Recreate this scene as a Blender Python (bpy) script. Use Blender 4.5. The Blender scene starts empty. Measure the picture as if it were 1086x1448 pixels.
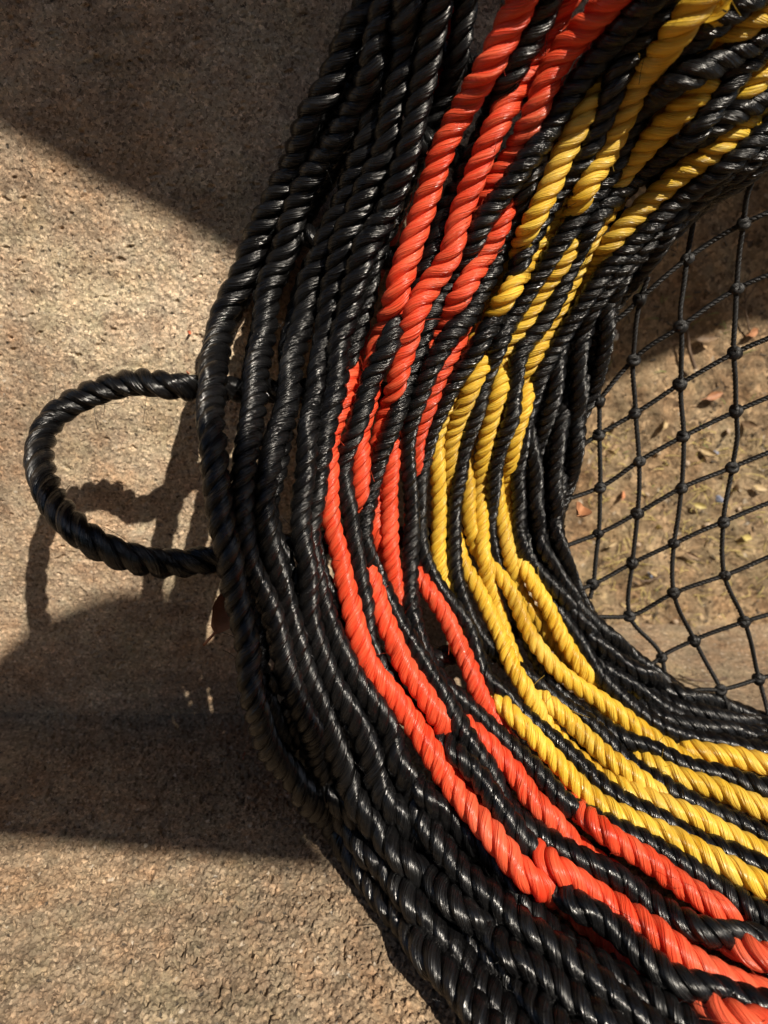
import bpy, math, random
import numpy as np
from mathutils import Vector

random.seed(7); rng = np.random.default_rng(7)
SC = bpy.context.scene
COL = SC.collection

# ------------------------------------------------------------------ camera
FP, CU, CV = 1045.0, 543.0, 724.0          # focal length and centre of the photograph in its pixels
ALPHA = math.radians(20.0)                 # the camera looks down by this much
HC, YW = 0.316, 0.438
YB = YW+0.17                               # the recessed earth face seen through the net                      # camera height over the ground, distance to the wall
CA, SA = math.cos(ALPHA), math.sin(ALPHA)
FWD = np.array([0, CA, -SA]); UPV = np.array([0, SA, CA]); RGT = np.array([1.0, 0, 0])
CAM = np.array([0, 0, HC])
cd = bpy.data.cameras.new('camera'); cam = bpy.data.objects.new('camera', cd); COL.objects.link(cam)
cam.location = CAM; cam.rotation_euler = (math.pi/2 - ALPHA, 0, 0)
cd.sensor_fit = 'VERTICAL'; cd.sensor_height = 36; cd.lens = FP/1448*36
cd.clip_start = 0.01; cd.clip_end = 200
cd.dof.use_dof = True; cd.dof.focus_distance = 0.36; cd.dof.aperture_fstop = 8.5
SC.camera = cam

# ------------------------------------------------------------------ light
L = np.array([-0.55, 0.85, -1.0])          # the way the sunlight travels
w = bpy.data.worlds.new('World'); SC.world = w; w.use_nodes = True
nt = w.node_tree
sky = nt.nodes.new('ShaderNodeTexSky'); sky.sky_type = 'NISHITA'; sky.sun_disc = False
sky.sun_elevation = math.asin(1/np.linalg.norm(L)); sky.sun_rotation = math.atan2(-L[0], -L[1])
nt.links.new(sky.outputs[0], nt.nodes['Background'].inputs[0])
nt.nodes['Background'].inputs[1].default_value = 0.07
sd = bpy.data.lights.new('sun', 'SUN'); sun = bpy.data.objects.new('sun', sd); COL.objects.link(sun)
sd.energy = 5.0; sd.angle = math.radians(0.6); sd.color = (1.0, 0.90, 0.76)
sun.rotation_euler = Vector(L).to_track_quat('-Z', 'Y').to_euler()
SC.view_settings.view_transform = 'Standard'; SC.view_settings.look = 'None'
SC.view_settings.exposure = 0.55; SC.view_settings.gamma = 1.0

# ------------------------------------------------------------------ helpers
def tag(o, label=None, cat=None, group=None, kind=None):
    if label: o['label'] = label
    if cat: o['category'] = cat
    if group: o['group'] = group
    if kind: o['kind'] = kind
    return o

def mesh_obj(name, V, F, mat, parent=None, uv=None, smooth=True):
    me = bpy.data.meshes.new(name)
    V = np.asarray(V, dtype=np.float32)
    if isinstance(F, np.ndarray):
        n = F.shape[1]
        me.vertices.add(len(V)); me.vertices.foreach_set('co', V.ravel())
        me.loops.add(F.size); me.loops.foreach_set('vertex_index', F.astype(np.int32).ravel())
        me.polygons.add(len(F)); me.polygons.foreach_set('loop_start', np.arange(0, F.size, n, dtype=np.int32))
        me.update(calc_edges=True)
    else:
        me.from_pydata(V.tolist(), [], F); me.update()
    if uv is not None:
        lay = me.uv_layers.new(name='UVMap')
        idx = np.empty(len(me.loops), dtype=np.int32); me.loops.foreach_get('vertex_index', idx)
        lay.data.foreach_set('uv', np.asarray(uv, dtype=np.float32)[idx].ravel())
    if smooth:
        me.polygons.foreach_set('use_smooth', np.ones(len(me.polygons), dtype=bool))
    me.validate()
    me.materials.append(mat)
    o = bpy.data.objects.new(name, me); COL.objects.link(o)
    if parent: o.parent = parent
    return o

def wall_depth(u, v):
    y = (CV - v)/FP
    return YW/np.maximum(CA + y*SA, 1e-3)
def ground_depth(u, v):
    y = (CV - v)/FP
    d = SA - y*CA
    return np.where(d > 1e-3, HC/np.maximum(d, 1e-3), 1e3)
def back_depth(u, v):
    return np.minimum(wall_depth(u, v), ground_depth(u, v))
def unproj(u, v, d):
    u = np.asarray(u, float)[..., None]; v = np.asarray(v, float)[..., None]; d = np.asarray(d, float)[..., None]
    return CAM + d*((u-CU)/FP*RGT + (CV-v)/FP*UPV + FWD)

class TPS:                                  # smooth surface through scattered samples
    def __init__(s, pts, lam=1e-3):
        p = np.array(pts, float); s.xy = p[:, :2]/500; n = len(p)
        K = s.k(s.xy, s.xy) + lam*np.eye(n); P = np.c_[np.ones(n), s.xy]
        A = np.zeros((n+3, n+3)); A[:n, :n] = K; A[:n, n:] = P; A[n:, :n] = P.T
        s.w = np.linalg.solve(A, np.r_[p[:, 2], 0, 0, 0])
    @staticmethod
    def k(a, b):
        r2 = ((a[:, None]-b[None])**2).sum(-1) + 1e-12
        return 0.5*r2*np.log(r2)
    def __call__(s, u, v):
        q = np.c_[np.ravel(u), np.ravel(v)]/500
        return (s.k(q, s.xy) @ s.w[:-3] + s.w[-3] + q @ s.w[-2:]).reshape(np.shape(u))

DEPTH = TPS([
 (560,-250,.275),(523,0,.315),(447,160,.35),(386,281,.385),(346,397,.402),(316,460,.405),(306,510,.388),(301,550,.362),(299,600,.335),(302,661,.325),
 (318,777,.33),(342,880,.335),(372,1021,.345),(411,1093,.380),(478,1176,.400),(540,1257,.376),(611,1337,.347),(683,1429,.316),(760,1540,.283),
 (736,0,.295),(867,0,.29),(640,165,.325),(570,390,.355),(560,541,.37),(507,700,.38),(480,780,.375),(555,780,.40),(567,925,.39),
 (640,1100,.375),(770,1209,.355),(891,1297,.335),(1011,1377,.312),(1086,1345,.32),
 (965,0,.285),(1086,0,.285),(900,130,.32),(1011,209,.33),(870,337,.36),(765,420,.375),(732,600,.405),(650,620,.40),(621,741,.415),
 (715,780,.425),(710,900,.42),(795,900,.43),(782,1072,.39),(871,1110,.385),(935,1053,.41),(971,1197,.362),(1086,1209,.36),(1086,1084,.40),
 (1086,180,.33),(975,305,.365),(880,420,.385),(832,570,.412),(797,700,.43),(790,755,.435),(835,860,.445),(940,965,.45),(1086,1030,.44),
 (1200,80,.32),(1300,-100,.29),(1300,1100,.40),(1300,1300,.34),(900,-250,.25),(1150,-250,.25),(1250,1000,.43),
 (1041,410,.375),(963,462,.385),(1035,661,.41),(953,838,.435),(1053,879,.435),(904,652,.415),(1125,455,.37),(1116,625,.40),
 (1250,400,.36),(1250,650,.39),(1250,850,.42)], 2e-4)
WIDTH = TPS([
 (523,0,52),(447,160,48),(346,397,45),(299,600,44),(318,777,42),(348,941,38),(402,1080,38),(478,1176,44),(575,1301,46),(683,1429,46),
 (736,0,56),(867,0,50),(640,165,43),(570,397,45),(625,380,38),(563,541,33),(507,680,29),(480,780,29),(555,780,28),(567,925,31),(640,1100,36),
 (770,1209,38),(891,1297,40),(1011,1377,42),(965,40,54),(1086,20,42),(900,130,45),(983,136,46),(1011,209,40),(870,337,34),(765,420,32),
 (732,600,28),(650,620,26),(621,741,24),(690,780,22),(716,780,22),(710,900,24),(795,900,24),(782,1072,28),(871,1110,30),(935,1053,28),
 (971,1197,33),(1086,1209,34),(1086,1084,32),(1086,180,38),(975,305,34),(880,420,30),(832,570,28),(790,755,26),(835,860,26),(940,965,28),
 (1086,1030,28),(420,620,38),(430,400,42),(440,900,36),(560,-250,60),(900,-250,66),(1150,-250,60),(1300,0,46),(1300,1100,32),(1300,1350,44),(760,1540,50)], 1e-2)

def catmull(P, step):
    P = np.array(P, float)
    Q = np.vstack([2*P[0]-P[1], P, 2*P[-1]-P[-2]])
    out = []
    for i in range(1, len(Q)-2):
        n = max(2, int(np.linalg.norm(Q[i+1, :2]-Q[i, :2])/step))
        t = np.linspace(0, 1, n, endpoint=False)[:, None]
        # centripetal would be safer; uniform is enough for these near-even points
        a, b, c, d = Q[i-1], Q[i], Q[i+1], Q[i+2]
        la = max(np.linalg.norm(b[:2]-a[:2]), 1); lb = max(np.linalg.norm(c[:2]-b[:2]), 1); lc = max(np.linalg.norm(d[:2]-c[:2]), 1)
        m1 = ((c-b)/lb*la + (b-a)/la*lb)/(la+lb)*lb; m2 = ((d-c)/lc*lb + (c-b)/lb*lc)/(lb+lc)*lb
        out.append((2*t**3-3*t**2+1)*b + (t**3-2*t**2+t)*m1 + (-2*t**3+3*t**2)*c + (t**3-t**2)*m2)
    out.append(Q[-2][None])
    return np.vstack(out)

def resample(P, R, step):
    s = np.r_[0, np.cumsum(np.linalg.norm(np.diff(P, axis=0), axis=1))]
    n = max(4, int(s[-1]/step)); t = np.linspace(0, s[-1], n)
    return np.stack([np.interp(t, s, P[:, k]) for k in range(3)], 1), np.interp(t, s, R), t

def smooth3(P, k=5):
    ker = np.ones(2*k+1)/(2*k+1)
    Q = np.vstack([np.repeat(P[:1], k, 0), P, np.repeat(P[-1:], k, 0)])
    S = np.stack([np.convolve(Q[:, i], ker, 'valid') for i in range(3)], 1)
    S[0] = P[0]; S[-1] = P[-1]
    return S

def frames(P):
    T = np.gradient(P, axis=0); T /= np.linalg.norm(T, axis=1)[:, None] + 1e-12
    N = np.zeros_like(P); a = np.array([0.3, -1, 0.2]); a -= T[0]*a.dot(T[0]); N[0] = a/np.linalg.norm(a)
    for i in range(1, len(P)):
        v = N[i-1] - T[i]*N[i-1].dot(T[i]); N[i] = v/(np.linalg.norm(v)+1e-12)
    return T, N, np.cross(T, N)

def tube(P, R, seg, ridges=0, ph=0.0, ref=None):
    """tube round a polyline; ref = per-point direction where u = 0.5 lies (seam on the other side)"""
    if ref is None:
        T, A, B = frames(P)
    else:
        T = np.gradient(P, axis=0); T /= np.linalg.norm(T, axis=1)[:, None] + 1e-12
        A = ref - T*(ref*T).sum(1)[:, None]; A /= np.linalg.norm(A, axis=1)[:, None]+1e-12; B = np.cross(T, A)
    n = len(P); th = np.linspace(-math.pi, math.pi, seg+1)
    rr = np.ones((n, seg+1))
    if ridges:
        s = np.arange(n)[:, None]
        rr += 0.04*np.cos(ridges*th[None] + 0.03*s + ph)*(1+.5*np.sin(.11*s+ph)) + 0.02*np.cos((ridges+3)*th[None] - 0.05*s + 2*ph)
    rr[:, -1] = rr[:, 0]
    c = (np.cos(th)[None]*rr)[..., None]; sn = (np.sin(th)[None]*rr)[..., None]
    V = P[:, None] + R[:, None, None]*(c*A[:, None] + sn*B[:, None])
    S = np.r_[0, np.cumsum(np.linalg.norm(np.diff(P, axis=0), axis=1))]
    UV = np.stack(np.broadcast_arrays(((th+math.pi)/(2*math.pi))[None], S[:, None]), -1)
    i = np.arange(n-1)[:, None]; j = np.arange(seg)[None]; m = seg+1
    F = np.stack(np.broadcast_arrays(i*m+j, i*m+j+1, (i+1)*m+j+1, (i+1)*m+j), -1).reshape(-1, 4)
    return V.reshape(-1, 3), F, UV.reshape(-1, 2)

def join(parts):
    V, F, U = [], [], []; o = 0
    for v, f, u in parts:
        V.append(v); F.append(f+o); U.append(u); o += len(v)
    return np.vstack(V), np.vstack(F), np.vstack(U)

def laid_rope(P, R, seg=11, lay=4.3, fuzz=0.0, phase=None, seed=0):
    """three-strand right-hand laid rope along P with radius R per point"""
    r_ = np.random.default_rng(seed)
    P, R, S = resample(P, R, 0.0013)
    P = smooth3(P, 3)
    T, N, B = frames(P)
    lay_l = lay*(0.93+0.14*r_.random())
    dphi = np.r_[0, np.cumsum(np.diff(S)*2*math.pi/(lay_l*0.5*(R[1:]+R[:-1])))]
    wob = np.interp(S, np.linspace(0, S[-1], 14), r_.normal(0, 0.35, 14))
    ph0 = r_.random()*6.28 if phase is None else phase
    out = []
    for k in range(3):
        ph = ph0 + dphi + wob + k*2*math.pi/3
        rad = np.cos(ph)[:, None]*N + np.sin(ph)[:, None]*B
        g = np.interp(S, np.linspace(0, S[-1], 40), 1+r_.normal(0, 0.035, 40))
        C = P + rad*(0.52*R)[:, None]
        out.append(tube(C, R*0.505*g, seg, 5, k*1.7+ph0, rad))
    if fuzz > 0:
        nf = int(fuzz*S[-1]*100)
        for _ in range(nf):
            i = int(r_.integers(5, len(P)-5)); a = r_.random()*6.28
            d = math.cos(a)*N[i]+math.sin(a)*B[i]
            ln = R[i]*(0.3+1.5*r_.random()**2); tdir = T[i]*r_.normal(0, 1.2)
            p0 = P[i]+d*R[i]*0.9
            bend = (N[i]*r_.normal()+B[i]*r_.normal())*0.5
            t = np.linspace(0, 1, 5)[:, None]
            C = p0 + (d*0.5+tdir)*ln*t + bend*ln*t*t
            out.append(tube(C, np.full(5, 0.00013), 3))
    return join(out)

# ------------------------------------------------------------------ materials
def new_mat(name):
    m = bpy.data.materials.new(name); m.use_nodes = True
    t = m.node_tree; return m, t, t.nodes['Principled BSDF'], t.nodes, t.links
def node(nd, typ, **kw):
    n = nd.new(typ)
    for k, v in kw.items(): setattr(n, k, v)
    return n
def ramp(nd, lk, src, stops):
    r = nd.new('ShaderNodeValToRGB'); e = r.color_ramp.elements
    while len(e) < len(stops): e.new(0.5)
    for x, (p, c) in zip(e, stops):
        x.position = p; x.color = (*c, 1) if len(c) == 3 else c
    lk.new(src, r.inputs[0]); return r
def mixc(nd, lk, a, b, fac, mode='MIX'):
    m = nd.new('ShaderNodeMix'); m.data_type = 'RGBA'; m.blend_type = mode
    for sock, val in ((m.inputs[0], fac), (m.inputs[6], a), (m.inputs[7], b)):
        if hasattr(val, 'links'): lk.new(val, sock)
        elif isinstance(val, (int, float)): sock.default_value = val
        else: sock.default_value = (*val, 1)
    return m.outputs[2]

def rope_mat(name, c1, c2, rough, trans, spec=0.5, bump=0.5, dust=0.0, fade=None):
    m, t, bs, nd, lk = new_mat(name)
    uv = node(nd, 'ShaderNodeUVMap'); uv.uv_map = 'UVMap'
    def fib(sx, sy, sc, det=3):
        mp = node(nd, 'ShaderNodeMapping'); mp.inputs['Scale'].default_value = (sx, sy, 1)
        lk.new(uv.outputs[0], mp.inputs[0])
        n = node(nd, 'ShaderNodeTexNoise'); n.inputs['Scale'].default_value = sc; n.inputs['Detail'].default_value = det
        lk.new(mp.outputs[0], n.inputs[0]); return n
    oi = node(nd, 'ShaderNodeObjectInfo')
    f1 = fib(13, 45, 1.0); f2 = fib(34, 70, 1.0, 2)
    add = node(nd, 'ShaderNodeMath', operation='ADD'); lk.new(f1.outputs[0], add.inputs[0]); lk.new(f2.outputs[0], add.inputs[1])
    b = node(nd, 'ShaderNodeBump'); b.inputs['Strength'].default_value = bump; b.inputs['Distance'].default_value = 0.0010
    lk.new(add.outputs[0], b.inputs['Height']); lk.new(b.outputs[0], bs.inputs['Normal'])
    r = ramp(nd, lk, f1.outputs[0], [(0.3, c1), (0.7, c2)])
    tc = node(nd, 'ShaderNodeTexCoord')
    big = node(nd, 'ShaderNodeTexNoise'); big.inputs['Scale'].default_value = 45; big.inputs['Detail'].default_value = 6
    lk.new(tc.outputs['Object'], big.inputs[0])
    bm = ramp(nd, lk, big.outputs[0], [(0.3, (0.76, 0.70, 0.66)), (0.45, (0.98, 0.96, 0.94)), (0.7, (1.08, 1.1, 1.1))])
    col = mixc(nd, lk, r.outputs[0], bm.outputs[0], 1.0, 'MULTIPLY')
    if dust:
        dn = node(nd, 'ShaderNodeTexNoise'); dn.inputs['Scale'].default_value = 380; dn.inputs['Detail'].default_value = 4
        lk.new(tc.outputs['Object'], dn.inputs[0])
        dr = ramp(nd, lk, dn.outputs[0], [(0.58, (0, 0, 0)), (0.78, (dust, dust, dust))])
        col = mixc(nd, lk, col, (0.22, 0.18, 0.13), dr.outputs[0])
    fs = ramp(nd, lk, f2.outputs[0], [(0.3, (0.72, 0.72, 0.72)), (0.5, (1, 1, 1)), (0.72, (1.18, 1.2, 1.22))])
    col = mixc(nd, lk, col, fs.outputs[0], 0.8, 'MULTIPLY')
    pn = node(nd, 'ShaderNodeTexNoise'); pn.inputs['Scale'].default_value = 21; pn.inputs['Detail'].default_value = 5
    lk.new(tc.outputs['Object'], pn.inputs[0])
    if fade:
        pr = ramp(nd, lk, pn.outputs[0], [(0.50, (0, 0, 0)), (0.68, (0.4, 0.4, 0.4))])
        col = mixc(nd, lk, col, fade, pr.outputs[0])
        gn = ramp(nd, lk, pn.outputs[0], [(0.30, (0.5, 0.5, 0.5)), (0.42, (0, 0, 0))])
        col = mixc(nd, lk, col, (0.28, 0.16, 0.07), mixc(nd, lk, (0, 0, 0), gn.outputs[0], 0.45))
    hs = node(nd, 'ShaderNodeHueSaturation')
    mr = node(nd, 'ShaderNodeMapRange'); mr.inputs[3].default_value = 0.92; mr.inputs[4].default_value = 1.12
    lk.new(oi.outputs['Random'], mr.inputs[0]); lk.new(mr.outputs[0], hs.inputs['Value']); lk.new(col, hs.inputs['Color'])
    lk.new(hs.outputs[0], bs.inputs['Base Color'])
    rr = node(nd, 'ShaderNodeMapRange'); rr.inputs[3].default_value = rough-0.10; rr.inputs[4].default_value = rough+0.18
    lk.new(f2.outputs[0], rr.inputs[0]); 
    rb = node(nd, 'ShaderNodeMapRange'); rb.inputs[1].default_value = .42; rb.inputs[2].default_value = .68; rb.inputs[3].default_value = 0; rb.inputs[4].default_value = .16
    lk.new(big.outputs[0], rb.inputs[0])
    ra = node(nd, 'ShaderNodeMath', operation='ADD'); lk.new(rr.outputs[0], ra.inputs[0]); lk.new(rb.outputs[0], ra.inputs[1])
    lk.new(ra.outputs[0], bs.inputs['Roughness'])
    bs.inputs['Specular IOR Level'].default_value = spec
    if trans:
        tr = node(nd, 'ShaderNodeBsdfTranslucent'); lk.new(hs.outputs[0], tr.inputs[0]); lk.new(b.outputs[0], tr.inputs['Normal'])
        mx = node(nd, 'ShaderNodeMixShader'); mx.inputs[0].default_value = trans
        lk.new(bs.outputs[0], mx.inputs[1]); lk.new(tr.outputs[0], mx.inputs[2])
        lk.new(mx.outputs[0], nd['Material Output'].inputs[0])
    return m
M_BLACK = rope_mat('black_polypropylene', (0.0015, 0.0015, 0.0018), (0.006, 0.006, 0.0065), 0.15, 0, 0.46, 0.85, 0.010)
M_RED = rope_mat('red_polypropylene', (0.95, 0.055, 0.018), (1.0, 0.17, 0.07), 0.23, 0.36, 0.55, 1.0, 0.02, (1.0, 0.26, 0.13))
M_YEL = rope_mat('yellow_polypropylene', (0.80, 0.46, 0.02), (1.0, 0.73, 0.11), 0.23, 0.36, 0.55, 1.0, 0.05, (0.98, 0.74, 0.22))
M_NET = rope_mat('black_net_cord', (0.003, 0.003, 0.003), (0.009, 0.008, 0.008), 0.4, 0, 0.4, 0.5, 0.03)

def concrete(name, cols, grain, bump, bdist, pits=0.1, spots=True, mottle=8):
    m, t, bs, nd, lk = new_mat(name)
    tc = node(nd, 'ShaderNodeTexCoord'); co = tc.outputs['Object']
    def noise(s, d=5, r=0.6):
        n = node(nd, 'ShaderNodeTexNoise'); n.inputs['Scale'].default_value = s; n.inputs['Detail'].default_value = d
        n.inputs['Roughness'].default_value = r; lk.new(co, n.inputs[0]); return n
    base = ramp(nd, lk, noise(mottle, 8, 0.65).outputs[0], [(0.3, cols[0]), (0.5, cols[1]), (0.72, cols[2])])
    # distort the grain so it does not read as cells
    dn = noise(grain*0.6, 3)
    mixv = node(nd, 'ShaderNodeMixRGB'); mixv.blend_type = 'LINEAR_LIGHT'; mixv.inputs[0].default_value = 1.6/grain
    lk.new(co, mixv.inputs[1]); lk.new(dn.outputs['Color'], mixv.inputs[2])
    vo = node(nd, 'ShaderNodeTexVoronoi'); vo.inputs['Scale'].default_value = grain; lk.new(mixv.outputs[0], vo.inputs[0])
    sep = node(nd, 'ShaderNodeSeparateColor'); lk.new(vo.outputs['Color'], sep.inputs[0])
    gr = ramp(nd, lk, sep.outputs[0], [(0.0, (0.36, 0.32, 0.30)), (0.22, (0.78, 0.75, 0.70)), (0.6, (1.02, 1.0, 0.96)), (0.86, (1.25, 1.17, 1.08)), (1.0, (1.75, 1.68, 1.6))])
    col = mixc(nd, lk, base.outputs[0], gr.outputs[0], 0.95, 'MULTIPLY')
    tint = ramp(nd, lk, noise(grain*0.12, 4).outputs['Color'], [(0.35, (1.09, 0.95, 0.86)), (0.55, (1, 1, 1)), (0.75, (0.85, 0.93, 0.9))])
    col = mixc(nd, lk, col, tint.outputs[0], 0.7, 'MULTIPLY')
    mps = node(nd, 'ShaderNodeMapping'); mps.inputs['Rotation'].default_value = (0, math.radians(38), math.radians(35)); mps.inputs['Scale'].default_value = (18, 110, 110)
    lk.new(co, mps.inputs[0])
    sn_ = node(nd, 'ShaderNodeTexNoise'); sn_.inputs['Scale'].default_value = 1.0; sn_.inputs['Detail'].default_value = 5; sn_.inputs['Roughness'].default_value = .65
    lk.new(mps.outputs[0], sn_.inputs[0])
    sr = ramp(nd, lk, sn_.outputs[0], [(0.32, (0.74, 0.71, 0.69)), (0.5, (1, 1, 1)), (0.7, (1.16, 1.14, 1.1))])
    col = mixc(nd, lk, col, sr.outputs[0], 0.9, 'MULTIPLY')
    st = ramp(nd, lk, noise(34, 7, 0.68).outputs[0], [(0.30, (0.62, 0.58, 0.56)), (0.46, (0.97, 0.95, 0.93)), (0.6, (1.06, 1.04, 1.0)), (0.76, (1.22, 1.18, 1.12))])
    col = mixc(nd, lk, col, st.outputs[0], 0.8, 'MULTIPLY')
    hu = ramp(nd, lk, noise(17, 6, 0.7).outputs['Color'], [(0.34, (1.10, 0.96, 0.84)), (0.5, (1, 1, 1)), (0.66, (0.93, 0.98, 0.90)), (0.8, (0.9, 0.95, 1.02))])
    col = mixc(nd, lk, col, hu.outputs[0], 1.0, 'MULTIPLY')
    fine = noise(grain*1.7, 4, 0.7)
    fr = ramp(nd, lk, fine.outputs[0], [(0.3, (0.62, 0.6, 0.58)), (0.52, (1, 1, 1)), (0.75, (1.3, 1.28, 1.25))])
    col = mixc(nd, lk, col, fr.outputs[0], 0.8, 'MULTIPLY')
    # pits
    v2 = node(nd, 'ShaderNodeTexVoronoi'); v2.inputs['Scale'].default_value = grain*0.33; lk.new(mixv.outputs[0], v2.inputs[0])
    s2 = node(nd, 'ShaderNodeSeparateColor'); lk.new(v2.outputs['Color'], s2.inputs[0])
    lt = node(nd, 'ShaderNodeMath', operation='LESS_THAN'); lk.new(s2.outputs[1], lt.inputs[0]); lt.inputs[1].default_value = pits
    l3 = node(nd, 'ShaderNodeMapRange'); lk.new(v2.outputs['Distance'], l3.inputs[0])
    l3.inputs[1].default_value = 0.12; l3.inputs[2].default_value = 0.28; l3.inputs[3].default_value = 1; l3.inputs[4].default_value = 0
    pm = node(nd, 'ShaderNodeMath', operation='MULTIPLY'); lk.new(lt.outputs[0], pm.inputs[0]); lk.new(l3.outputs[0], pm.inputs[1])
    pf = node(nd, 'ShaderNodeMath', operation='MULTIPLY'); lk.new(pm.outputs[0], pf.inputs[0]); pf.inputs[1].default_value = 0.9
    col = mixc(nd, lk, col, (0.05, 0.043, 0.037), pf.outputs[0])
    # bright quartz grains
    gt = node(nd, 'ShaderNodeMath', operation='GREATER_THAN'); lk.new(s2.outputs[2], gt.inputs[0]); gt.inputs[1].default_value = 0.88
    gm = node(nd, 'ShaderNodeMath', operation='MULTIPLY'); lk.new(gt.outputs[0], gm.inputs[0]); lk.new(l3.outputs[0], gm.inputs[1])
    gm2 = node(nd, 'ShaderNodeMath', operation='MULTIPLY'); lk.new(gm.outputs[0], gm2.inputs[0]); gm2.inputs[1].default_value = 0.55
    col = mixc(nd, lk, col, (0.62, 0.55, 0.45), gm2.outputs[0])
    lk.new(col, bs.inputs['Base Color']); bs.inputs['Roughness'].default_value = 0.85
    bs.inputs['Specular IOR Level'].default_value = 0.25
    # relief
    h = node(nd, 'ShaderNodeMath', operation='MULTIPLY_ADD'); lk.new(fine.outputs[0], h.inputs[0]); h.inputs[1].default_value = 0.7
    lk.new(sep.outputs[0], h.inputs[2])
    h2 = node(nd, 'ShaderNodeMath', operation='MULTIPLY_ADD'); lk.new(pm.outputs[0], h2.inputs[0]); h2.inputs[1].default_value = -1.6; lk.new(h.outputs[0], h2.inputs[2])
    h3 = node(nd, 'ShaderNodeMath', operation='MULTIPLY_ADD'); lk.new(noise(grain*0.25, 4).outputs[0], h3.inputs[0]); h3.inputs[1].default_value = 1.6; lk.new(h2.outputs[0], h3.inputs[2])
    b = node(nd, 'ShaderNodeBump'); b.inputs['Strength'].default_value = bump; b.inputs['Distance'].default_value = bdist
    lk.new(h3.outputs[0], b.inputs['Height']); lk.new(b.outputs[0], bs.inputs['Normal'])
    return m
M_WALL = concrete('wall_concrete', [(0.25, 0.20, 0.15), (0.43, 0.36, 0.28), (0.60, 0.525, 0.42)], 760, 0.9, 0.0008)
M_GRND = concrete('ground_concrete', [(0.15, 0.12, 0.09), (0.24, 0.195, 0.145), (0.33, 0.275, 0.205)], 640, 0.8, 0.0007, 0.2)
M_SOIL = concrete('litter_soil', [(0.17, 0.125, 0.08), (0.27, 0.21, 0.14), (0.37, 0.30, 0.205)], 330, 1.0, 0.002, 0.14, mottle=22)

def plain(name, c1, c2, scale=60, rough=0.7, trans=0.0, bump=0.3):
    m, t, bs, nd, lk = new_mat(name)
    tc = node(nd, 'ShaderNodeTexCoord'); n = node(nd, 'ShaderNodeTexNoise'); n.inputs['Scale'].default_value = scale; n.inputs['Detail'].default_value = 6
    lk.new(tc.outputs['Object'], n.inputs[0])
    r = ramp(nd, lk, n.outputs[0], [(0.3, c1), (0.7, c2)]); lk.new(r.outputs[0], bs.inputs['Base Color'])
    bs.inputs['Roughness'].default_value = rough
    b = node(nd, 'ShaderNodeBump'); b.inputs['Strength'].default_value = bump; b.inputs['Distance'].default_value = 0.0008
    lk.new(n.outputs[0], b.inputs['Height']); lk.new(b.outputs[0], bs.inputs['Normal'])
    return m
M_WOOD = plain('weathered_timber', (0.16, 0.11, 0.07), (0.26, 0.19, 0.13), 18)

# ------------------------------------------------------------------ ground, wall, and the unseen pieces added to block sun and sky
def grid(nx, ny, fn):
    a, b = np.meshgrid(np.linspace(0, 1, nx), np.linspace(0, 1, ny), indexing='xy')
    V = fn(a, b).reshape(-1, 3)
    i = np.arange(ny-1)[:, None]; j = np.arange(nx-1)[None]
    F = np.stack(np.broadcast_arrays(i*nx+j, i*nx+j+1, (i+1)*nx+j+1, (i+1)*nx+j), -1).reshape(-1, 4)
    return V, F
def wob(x, y, s, a):
    return a*(np.sin(x*s*1.0+y*s*.7+1)+np.sin(x*s*2.3-y*s*1.9+2)*.5+np.sin(x*s*4.1+y*s*3.3)*.25)

def fnoise(ny, nx, cell, seed, sy, sx):
    """band-limited noise on a grid: sx, sy = feature size in metres along each axis"""
    r_ = np.random.default_rng(seed); w_ = r_.normal(size=(ny, nx))
    fy = np.fft.fftfreq(ny, cell)[:, None]; fx = np.fft.rfftfreq(nx, cell)[None]
    q = np.sqrt((fy*sy)**2+(fx*sx)**2)
    g = np.fft.irfft2(np.fft.rfft2(w_)*np.exp(-q**2*2.0), s=(ny, nx)); return g/g.std()
def nonuni(lo, hi, a, b, cell, n):           # fine spacing inside [a, b], coarse outside
    f = np.arange(a, b, cell); k = np.linspace(0, 1, n+1)[1:]**2
    return np.r_[(a+(lo-a)*k)[::-1], f, (f[-1]+(hi-f[-1])*k)], n, n+len(f)
def sheet(ua, va, relief, place, mat, name, cell=.0007):
    (us, i0, i1), (vs, j0, j1) = ua, va
    h = np.zeros((len(vs), len(us))); h[j0:j1, i0:i1] = relief(j1-j0, i1-i0)
    fade = np.minimum(1, np.minimum(np.minimum(np.arange(len(us))-i0, i1-1-np.arange(len(us)))[None], np.minimum(np.arange(len(vs))-j0, j1-1-np.arange(len(vs)))[:, None])/12.)
    h *= np.clip(fade, 0, 1)
    U_, V_ = np.meshgrid(us, vs)
    X = place(U_, V_, h).reshape(-1, 3); nx, ny = len(us), len(vs)
    i = np.arange(ny-1)[:, None]; j = np.arange(nx-1)[None]
    F = np.stack(np.broadcast_arrays(i*nx+j, i*nx+j+1, (i+1)*nx+j+1, (i+1)*nx+j), -1).reshape(-1, 4)
    return mesh_obj(name, X, F, mat)
CELL = .0006
def ground_relief(ny, nx):
    g = fnoise(ny, nx, CELL, 1, .0016, .0012); f = fnoise(ny, nx, CELL, 2, .0042, .0026); b = fnoise(ny, nx, CELL, 3, .03, .03)
    h = fnoise(ny, nx, CELL, 4, .0030, .0022)
    grain = np.sqrt(np.clip(g-.7, 0, 2))*.0008+np.sqrt(np.clip(h-1.1, 0, 2))*.0014; pit = -np.clip(f-1.2, 0, 1.0)*.0032
    return grain+pit+g*.00018+b*.0006
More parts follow.
